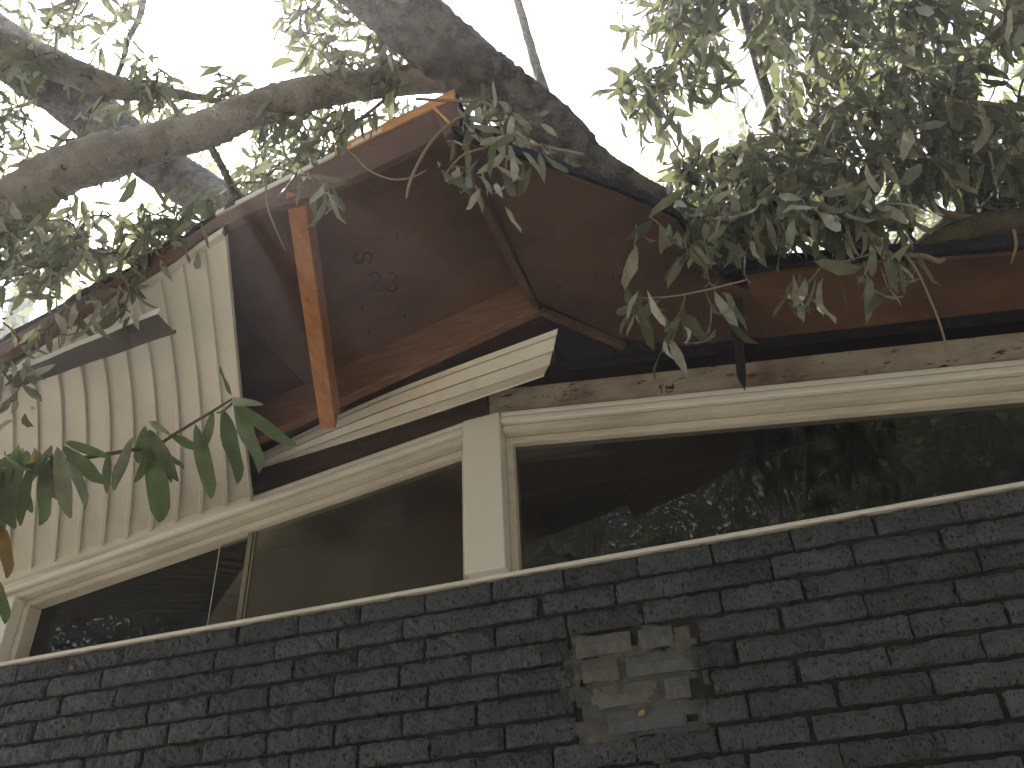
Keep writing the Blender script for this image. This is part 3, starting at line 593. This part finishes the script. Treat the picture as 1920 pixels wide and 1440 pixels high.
for P_, R_, m_ in (([AZ(272, -20, 1.7), AZ(262, 30, 1.68), AZ(240, 75, 1.65), AZ(232, 110, 1.6)], [.012, .011, .010, .009], 'bark_dark'),
                   ([AZ(232, 110, 1.6), AZ(205, 180, 1.5), AZ(185, 225, 1.4), AZ(178, 250, 1.3)], [.009, .008, .007, .004], 'bark_dark'),
                   ([AZ(0, 420, 1.0), AZ(60, 445, .98), AZ(100, 470, .93)], [.010, .009, .008], 'bark_dark'),
                   ([AZ(420, 345, 1.0), AZ(520, 340, 1.0), AZ(650, 330, 1.0), AZ(720, 280, 1.05)], [.005, .004, .003, .002], 'twig'),
                   ([AZ(530, 330, 1.0), AZ(600, 255, 1.05), AZ(680, 220, 1.1), AZ(760, 150, 1.12)], [.003, .004, .005, .006], 'bark_dark'),
                   ([AZ(380, 250, 1.08), AZ(420, 320, 1.0), AZ(440, 380, .92), AZ(450, 420, .86)], [.012, .011, .012, .010], 'bark_dark'),
                   ([AZ(1030, 200, 1.1), AZ(1010, 140, 1.3), AZ(990, 70, 1.5), AZ(970, 0, 1.7), AZ(955, -60, 1.9)], [.016, .016, .015, .014, .013], 'bark')):
    obj('branch', *tube(P_, R_, 8, 5, .05), m_, ft, smooth=True)
# twigs dangling before the raw fascia
dang = []
for P_, R_ in (([(905, 192), (845, 232), (812, 262), (785, 305), (768, 345), (762, 372)], .0038), ([(600, 262), (652, 282), (690, 318), (735, 336), (775, 332), (800, 318)], .0022),
               ([(915, 275), (870, 290), (842, 318), (836, 335)], .0024), ([(500, 330), (500, 380), (515, 425), (535, 470)], .0022), ([(780, 185), (830, 188), (905, 192), (935, 210)], .004),
               ([(940, 240), (950, 290), (945, 330)], .002), ([(1095, 290), (1020, 275), (960, 265), (900, 262)], .003)):
    q = [AY(x, y, -1.12) for x, y in P_]; obj('twig', *tube(q, [R_]*(len(q)-1)+[R_*.5], 5, 4), 'twig_pale', ft, smooth=True); dang += q
cl = [AY(x, y, -1.12+RNG.uniform(-.03, .03)) for x, y in ((842, 342), (846, 338), (880, 318), (885, 335), (940, 325), (944, 335), (608, 340), (612, 348), (905, 215), (915, 228), (925, 240), (935, 262), (950, 270), (965, 262), (1000, 280), (1020, 290), (880, 250), (868, 240), (560, 290), (575, 330), (540, 320), (500, 330), (640, 250), (700, 215), (660, 225))]
targ = list(cl)
big = [(300, 0, 100, 0)]
targ += scatter([(530, -40), (760, -40), (800, 60), (790, 150), (700, 170), (600, 140), (540, 60)], 70, 2.55, 2.95)              # clump over the crook
targ += scatter([(500, 200), (760, 185), (800, 205), (640, 280), (540, 360), (430, 400), (380, 370), (470, 300)], 62, 2.65, 3.1)
targ += scatter([(-60, 400), (200, 400), (420, 360), (560, 330), (420, 430), (300, 480), (120, 560), (-60, 620)], 95, 2.5, 3.0, [(110, 545, 70, 45), (215, 510, 45, 22), (20, 570, 30, 25)])
targ += scatter([(-60, -40), (240, -40), (280, 120), (230, 330), (60, 330), (-60, 360)], 75, 3.0, 3.8, [(30, 25, 50, 20), (110, 175, 60, 35)])
targ += scatter([(240, 110), (480, 150), (470, 200), (300, 220)], 18, 2.9, 3.3)
targ += scatter([(860, 180), (930, 200), (1060, 290), (1090, 335), (1000, 310), (880, 270)], 16, 2.25, 2.5)
edge = [AY(x, y-22, -1.0-RNG.uniform(-.05, .04)) for x, y in [(20+18*i, 685-12.2*i+RNG.normal()*12) for i in range(19)]+[(15, 700), (25, 730), (10, 745), (30, 760), (5, 720), (20, 775), (38, 740), (10, 690), (28, 705)]+[(235, 600), (245, 608), (190, 640), (225, 560), (70, 655), (330, 470), (270, 540)]]
targ = edge+targ
targ += scatter([(-420, -100), (-70, -60), (-70, 420), (-400, 480)], 60, 2.6, 3.6)
targ += scatter([(-80, -240), (760, -240), (620, -60), (-60, -60)], 50, 2.7, 3.4)
targ = [above_roof(p) for p in targ]
nodes = samples(tk, 30)+samples(lb, 40)+samples(lb2, 20)+samples(lb4, 20)+samples(lb3, 20)+dang
dress(ft, nodes, targ, (5, 10), (.055, .098), thin=len(edge)+len(cl))
# ------------------------------------------------------------------ bough hanging over the right slope
rbh = thing('fallen_bough', 'mossy fallen bough on the right roof slope hung with wilted pale leaves', 'tree bough', (1.3, .1, .75))
m1 = [np.array((3.2, .75, .80)), AY(2150, 372, .05), AY(1920, 398, -.05), AY(1840, 408, -.1), AY(1780, 432, -.13), AY(1735, 462, -.15), AY(1690, 478, -.16)]
m1 = [p if i == 0 else p+np.array((0, .25, .10)) for i, p in enumerate(m1)]
m1 = [AD(2150, 350, 2.9), AD(1920, 415, 2.75), AD(1850, 425, 2.7), AD(1790, 442, 2.65), AD(1740, 466, 2.6), AD(1690, 482, 2.55)]
obj('limb', *tube([np.array((3.4, .9, .42))]+m1, [.05, .045, .042, .04, .036, .028, .014], 14, 6, .05), 'moss', rbh, smooth=True)
m2 = [AD(2420, 60, 3.7), AD(2260, 170, 3.5), AD(2100, 250, 3.3), AD(1920, 345, 3.2), AD(1840, 390, 3.1), AD(1760, 440, 3.0), AD(1700, 480, 2.95)]
obj('limb', *tube(m2, [.006, .03, .045, .042, .04, .034, .02], 12, 6, .05), 'bark', rbh, smooth=True)
m3 = [AD(1600, 505, 2.75), AD(1600, 450, 2.8), AD(1612, 390, 2.85), AD(1640, 300, 3.0), AD(1690, 200, 3.15), AD(1720, 60, 3.3), AD(1740, -120, 3.5), AD(1770, -300, 3.7), AD(1790, -420, 3.9)]
obj('limb', *tube(m3, [.034, .036, .034, .03, .028, .028, .024, .014, .004], 12, 6, .05), 'bark_dark', rbh, smooth=True)
m4 = [AD(1612, 390, 2.85), AD(1540, 370, 2.9), AD(1480, 300, 3.0), AD(1440, 180, 3.1), AD(1400, 40, 3.2), AD(1370, -100, 3.3), AD(1350, -220, 3.4)]
obj('limb', *tube(m4, [.026, .020, .018, .018, .016, .012, .003], 10, 6, .05), 'bark_dark', rbh, smooth=True)
m5 = [AD(1690, 200, 3.15), AD(1780, 150, 3.1), AD(1870, 60, 3.1), AD(1960, -60, 3.1), AD(2080, -160, 3.15)]
obj('limb', *tube(m5, [.02, .018, .016, .012, .003], 10, 6, .05), 'bark_dark', rbh, smooth=True)
m6 = [AD(1480, 300, 3.0), AD(1400, 290, 2.9), AD(1320, 310, 2.85), AD(1280, 380, 2.7), AD(1270, 440, 2.55)]
obj('limb', *tube(m6, [.014, .011, .009, .007, .004], 8, 6, .05), 'bark_dark', rbh, smooth=True)
fork = [AD(1720, 330, 2.9), AD(1745, 380, 2.8), AD(1770, 400, 2.75), AD(1840, 412, 2.72)]
obj('branch', *tube(fork, [.010, .011, .012, .01], 8, 5, .05), 'twig_pale', rbh, smooth=True)
tw = []
for P_, R_, dd in (([(1690, 470), (1715, 500), (1735, 540), (1760, 600), (1775, 650), (1788, 688)], .0026, 2.15), ([(1900, 430), (1905, 460), (1895, 495)], .004, 2.5), ([(1700, 478), (1735, 480), (1760, 490), (1772, 484)], .007, 2.45),
                   ([(1400, 525), (1340, 540), (1285, 552), (1240, 558), (1195, 558)], .0022, 2.05), ([(1285, 552), (1278, 580), (1262, 602)], .0018, 2.05), ([(1300, 470), (1265, 455), (1235, 420), (1215, 405)], .0022, 2.2),
                   ([(1540, 500), (1510, 535), (1490, 548)], .002, 2.2), ([(1620, 490), (1625, 530), (1615, 560)], .0025, 2.2)):
    q = [AD(x, y, dd) for x, y in P_]; obj('twig', *tube(q, [R_]*(len(q)-1)+[R_*.5], 5, 4), 'twig_pale', rbh, smooth=True); tw += q
T = [AD(x, y, d) for x, y, d in ((1195, 560, 2.05), (1205, 562, 2.05), (1218, 560, 2.05), (1238, 562, 2.06), (1262, 604, 2.05), (1258, 612, 2.05), (1270, 610, 2.05), (1250, 618, 2.05), (1218, 408, 2.2), (1235, 420, 2.2), (1255, 440, 2.2), (1268, 450, 2.2),
                                 (1490, 548, 2.2), (1500, 535, 2.2), (1515, 530, 2.2), (1530, 520, 2.2), (1615, 535, 2.2), (1625, 520, 2.2), (1610, 510, 2.2), (1640, 490, 2.2), (1660, 480, 2.25), (1690, 470, 2.25), (1710, 465, 2.3), (1330, 530, 2.15), (1345, 550, 2.15), (1320, 540, 2.15))]
T += scatter([(1270, 390), (1330, 370), (1420, 380), (1400, 440), (1330, 470), (1280, 440)], 22, 2.2, 2.6)
T += scatter([(1400, 370), (1600, 360), (1720, 400), (1680, 430), (1500, 435), (1400, 440)], 40, 2.3, 2.75)
T += scatter([(1290, 320), (1420, 240), (1600, 260), (1560, 420), (1420, 440), (1300, 440), (1275, 380)], 95, 2.5, 3.3, [(1330, 350, 30, 40), (1520, 390, 35, 25)])
T += scatter([(1200, -40), (1420, -40), (1440, 150), (1360, 200), (1310, 130), (1230, 120), (1180, 60)], 45, 2.7, 3.3, [(1390, 120, 35, 60)])
T += scatter([(1160, 130), (1290, 110), (1300, 230), (1200, 220), (1150, 180)], 16, 2.7, 3.1)
T += scatter([(1420, -40), (1930, -40), (1930, 300), (1760, 330), (1640, 300), (1480, 260), (1420, 140)], 260, 2.6, 3.7, [(1800, 70, 30, 45), (1415, 130, 40, 50), (1520, 110, 20, 22), (1880, 150, 28, 40), (1620, 245, 22, 22), (1750, 200, 20, 16), (1700, 120, 16, 14)])
T += scatter([(1640, 300), (1930, 300), (1930, 390), (1830, 370), (1740, 330), (1680, 380)], 35, 2.7, 3.3)
T += scatter([(1240, 240), (1300, 240), (1310, 330), (1260, 330)], 8, 2.7, 2.9)
T += scatter([(1925, -60), (2300, -20), (2380, 200), (2200, 330), (1930, 300)], 110, 2.9, 3.8)
T += scatter([(1180, -230), (2050, -260), (2000, -50), (1200, -50)], 90, 2.8, 3.7)
T = [above_roof(p) for p in T]
nodes = samples(m1, 15)+samples(m2, 15)+samples(m3, 30)+samples(m4, 30)+samples(m5, 15)+samples(m6, 15)+tw
dress(rbh, nodes, T, (6, 11), (.07, .125), thin=26, droop=1.5, spread=.7)
# ------------------------------------------------------------------ leafy branch reaching in close by on the left
nbr = thing('leafy_branch', 'fresh green leafy branch drooping before the cream soffit', 'branch', AD(-60, 905, 1.2))
DN = 1.16
st = [AD(-420, 960, 1.35), AD(-220, 930, 1.22), AD(-60, 900, DN), AD(60, 872, DN), AD(128, 863, DN), AD(208, 850, DN), AD(290, 835, DN), AD(330, 812, DN), AD(400, 770, DN), AD(440, 745, DN)]
obj('stem', *tube(st, [.0045, .004, .0032, .003, .0028, .0026, .0023, .0021, .0018, .0012], 7, 5, .04), 'twig', nbr, smooth=True)
near = [(437, 750, 494, 759, .9, 1.5), (441, 752, 556, 832, 1., .5), (439, 757, 485, 887, 1.35, .3), (419, 768, 445, 908, 1.25, .3), (437, 748, 403, 774, .8, .6), (434, 741, 414, 686, .6, .2), (368, 797, 397, 934, 1.1, .4), (319, 814, 386, 854, 1., .9),
        (319, 817, 277, 792, .8, .8), (284, 832, 303, 977, 1.6, .3), (273, 799, 262, 868, 1.1, .6), (281, 806, 335, 901, 1.1, .5), (251, 821, 215, 920, 1., .5), (120, 836, 208, 905, 1.2, .6), (124, 828, 208, 857, .7, .9), (109, 839, 135, 970, 1.3, .4), (98, 836, 60, 905, 1., .7),
        (36, 836, 15, 970, 1.1, .5), (44, 840, 32, 935, 1., .5), (64, 840, 84, 905, .9, .6), (286, 838, 345, 880, .8, .6), (290, 836, 252, 905, 1.1, .3), (60, 870, 40, 985, .8, .5), (-20, 1075, 10, 1170, 1.3, .3), (20, 850, -30, 900, 1.2, .5), (70, 850, 110, 935, 1.2, .4), (0, 862, -20, 960, 1.2, .4), (20, 868, 62, 960, 1.1, .5), (88, 858, 75, 985, 1.1, .4), (128, 862, 160, 955, 1., .6), (50, 845, 20, 905, 1., .8), (100, 850, 118, 930, .9, .7), (-10, 880, 30, 990, 1.2, .3), (-30, 890, 5, 1000, 1.2, .4), (206, 850, 200, 925, .8, .7), (300, 830, 322, 905, .9, .6), (10, 845, 60, 880, .9, 1.1), (400, 772, 380, 850, .8, .6)]
def near_leaf(bx, by, tx, ty, wf, curl, m, d):
    b, t = AD(bx, by, d), AD(tx, ty, d+RNG.uniform(-.03, .03)); L = np.linalg.norm(t-b); D = (t-b)/L
    V_, F_ = leaf_template((0, .08, .2, .35, .5, .65, .8, .92, 1), .108*wf*(.105/max(L, .05))**.4, curl*1.2, RNG.uniform(.25, .85), RNG.uniform(.2, .6), RNG.uniform(-.7, .7), (.08, .62, .95, 1, .80, .18))
    me = mesh('leaf', V_, F_, m, True); N = (CAM-b)+RNG.normal(size=3)*.4; X, Y, Z = frames(D[None], N[None])
    chord = np.linalg.norm(V_[-2]-V_[1]); ang = math.atan2(V_[-2][2], V_[-2][0]); sc_ = L/chord
    o = bpy.data.objects.new('leaf', me); COL.objects.link(o); o.parent = nbr
    R = Matrix(((X[0][0], Y[0][0], Z[0][0]), (X[0][1], Y[0][1], Z[0][1]), (X[0][2], Y[0][2], Z[0][2]))).to_4x4()
    o.matrix_local = Matrix.Translation(Vector(b+np.array((0, 0, H))-ORG[nbr])) @ R @ Matrix.Rotation(ang, 4, 'Y') @ Matrix.Scale(sc_, 4)
    return o
for q in near: near_leaf(*q, 'leaf_near', DN+RNG.uniform(-.015, .015))
o = near_leaf(0, 985, 12, 1085, 1.3, .4, 'leaf_brown', DN); o['label'] = 'withered yellow-brown leaf'
o = near_leaf(64, 845, 50, 915, .8, .5, 'leaf_brown', DN+.02)
# ------------------------------------------------------------------ trees round about
BT = [leaf_template((0, .5, 1), .2, .6, .4, .2), leaf_template((0, .5, 1), .24, -.5, .2, .3)]
BD = [(np.array([(0, 0, 0), (.45, -.2, .05), (1, 0, -.1), (.5, .2, .04)]), [(0, 1, 2, 3)]), (np.array([(0, 0, 0), (.55, -.22, .0), (1, .05, -.2), (.5, .2, .1)]), [(0, 1, 2, 3)])]
def tree(label, x, y, h, crown, nclump, per, leaf, seed, m='leaf_back', low=.35, lean=(0, 0), r=.2, group='trees behind the house'):
    rs = np.random.default_rng(seed); t = thing('tree', label, 'tree', (x, y, -H), group); b = np.array((x, y, -H)); top = b+np.array((lean[0], lean[1], h*.92))
    P = [b-(0, 0, .3), b+(top-b)*.3+rs.normal(size=3)*.15, b+(top-b)*.65+rs.normal(size=3)*.25, top]
    parts = [tube(P, [r*1.25, r, r*.7, r*.2], 10, 6, .04)]; C = []
    for i in range(nclump):
        u = rs.normal(size=3); u /= np.linalg.norm(u); rr = rs.random()**.45
        c = b+(top-b)*(low+(1-low)*.5)+u*rr*np.array((crown, crown, h*(1-low)*.55)); C.append(c)
    trp, _ = spline(P, [0]*4, 8)
    for c in C[::3]:
        k = trp[np.argmin(np.linalg.norm(trp-(c-(0, 0, .8)), axis=1))]; md = (k+c)/2+(0, 0, .25)+rs.normal(size=3)*.2; parts.append(tube([k, md, c], [r*.22, r*.14, r*.05], 5, 3, 0, False))
    obj('trunk', *join(parts), 'bark_dark', t, smooth=True)
    B = np.concatenate([c+rs.normal(size=(per, 3))*(.16*crown, .16*crown, .12*crown) for c in C]); n = len(B)
    leaf_mass('crown', B, rs.normal(size=(n, 3))+(0, 0, -.5), rs.normal(size=(n, 3))+(0, 0, .5), rs.uniform(leaf*.7, leaf*1.3, n), m, t, None, BD if m == 'leaf_dark' else BT)
    return t
tree('tall yellow-green tree behind the left roof slope', -5.2, 5.5, 15, 2.6, 70, 90, .15, 1, lean=(.4, 0))
tree('bushy tree rising behind the house over the roof ridge', -1.2, 8.5, 15, 2.8, 60, 80, .16, 2)
tree('slender sparse tree behind the torn right slope', 1.6, 7.0, 15, 2.0, 34, 70, .15, 3, r=.12)
tree('broad leafy tree behind the right roof slope', 5.4, 6.5, 15, 3.0, 80, 90, .16, 4)
tree('low spreading tree beyond the far left eave', -6.5, 2.6, 11, 2.4, 60, 90, .14, 5)
tree('full green tree beyond the mossy bough', 6.6, 3.0, 12, 2.4, 60, 80, .15, 6)
tree('bright backlit tree behind the mossy bough', 3.2, 7.4, 12, 2.4, 60, 90, .15, 7)
G2 = 'woodland trees facing the windows, some added unseen for shade'
WT = ((-6.5, -9, 13, 2.8), (-2.6, -11, 15, 3.0), (1.2, -9.5, 14, 2.6), (4.6, -8.5, 13, 2.8), (7.5, -7.0, 12, 2.8), (3.4, -13, 16, 3.2), (-9.5, -6, 12, 2.8), (9.5, -3, 11, 2.6), (-.6, -14.5, 17, 3.4), (6.8, -12.5, 17, 3.4), (-5.2, -14, 17, 3.4), (10.5, -9.5, 16, 3.4), (5.2, -4.6, 9, 2.2), (7.8, -5.2, 10, 2.4), (2.6, -16, 18, 3.6), (-9, -11, 16, 3.2))  # the low, close trees at right are added, unseen, to shade the wall
for i, (x, y, h, c) in enumerate(WT):
    tree('dense woodland tree across the yard, facing the windows or added unseen at right for shade', x, y, h, c, 90, 240, .15, 21+i, 'leaf_dark', .10, group=G2)

# ------------------------------------------------------------------ thin scattering volume added to imitate lens glare
v, f = box(-125, 125, -125, 125, -H-1, 17.5)
hz = obj('glare_veil', v, f, 'attic'); hz.data.materials.clear(); hz['kind'] = 'stuff'
hm = bpy.data.materials.new('glare_veil_air'); hm.use_nodes = True; n = hm.node_tree; n.nodes.remove(n.nodes['Principled BSDF'])
pv = n.nodes.new('ShaderNodeVolumePrincipled'); pv.inputs['Color'].default_value = (.94, .95, 1, 1); pv.inputs['Density'].default_value = .013; pv.inputs['Anisotropy'].default_value = .6
n.links.new(pv.outputs[0], n.nodes['Material Output'].inputs['Volume']); hz.data.materials.append(hm)
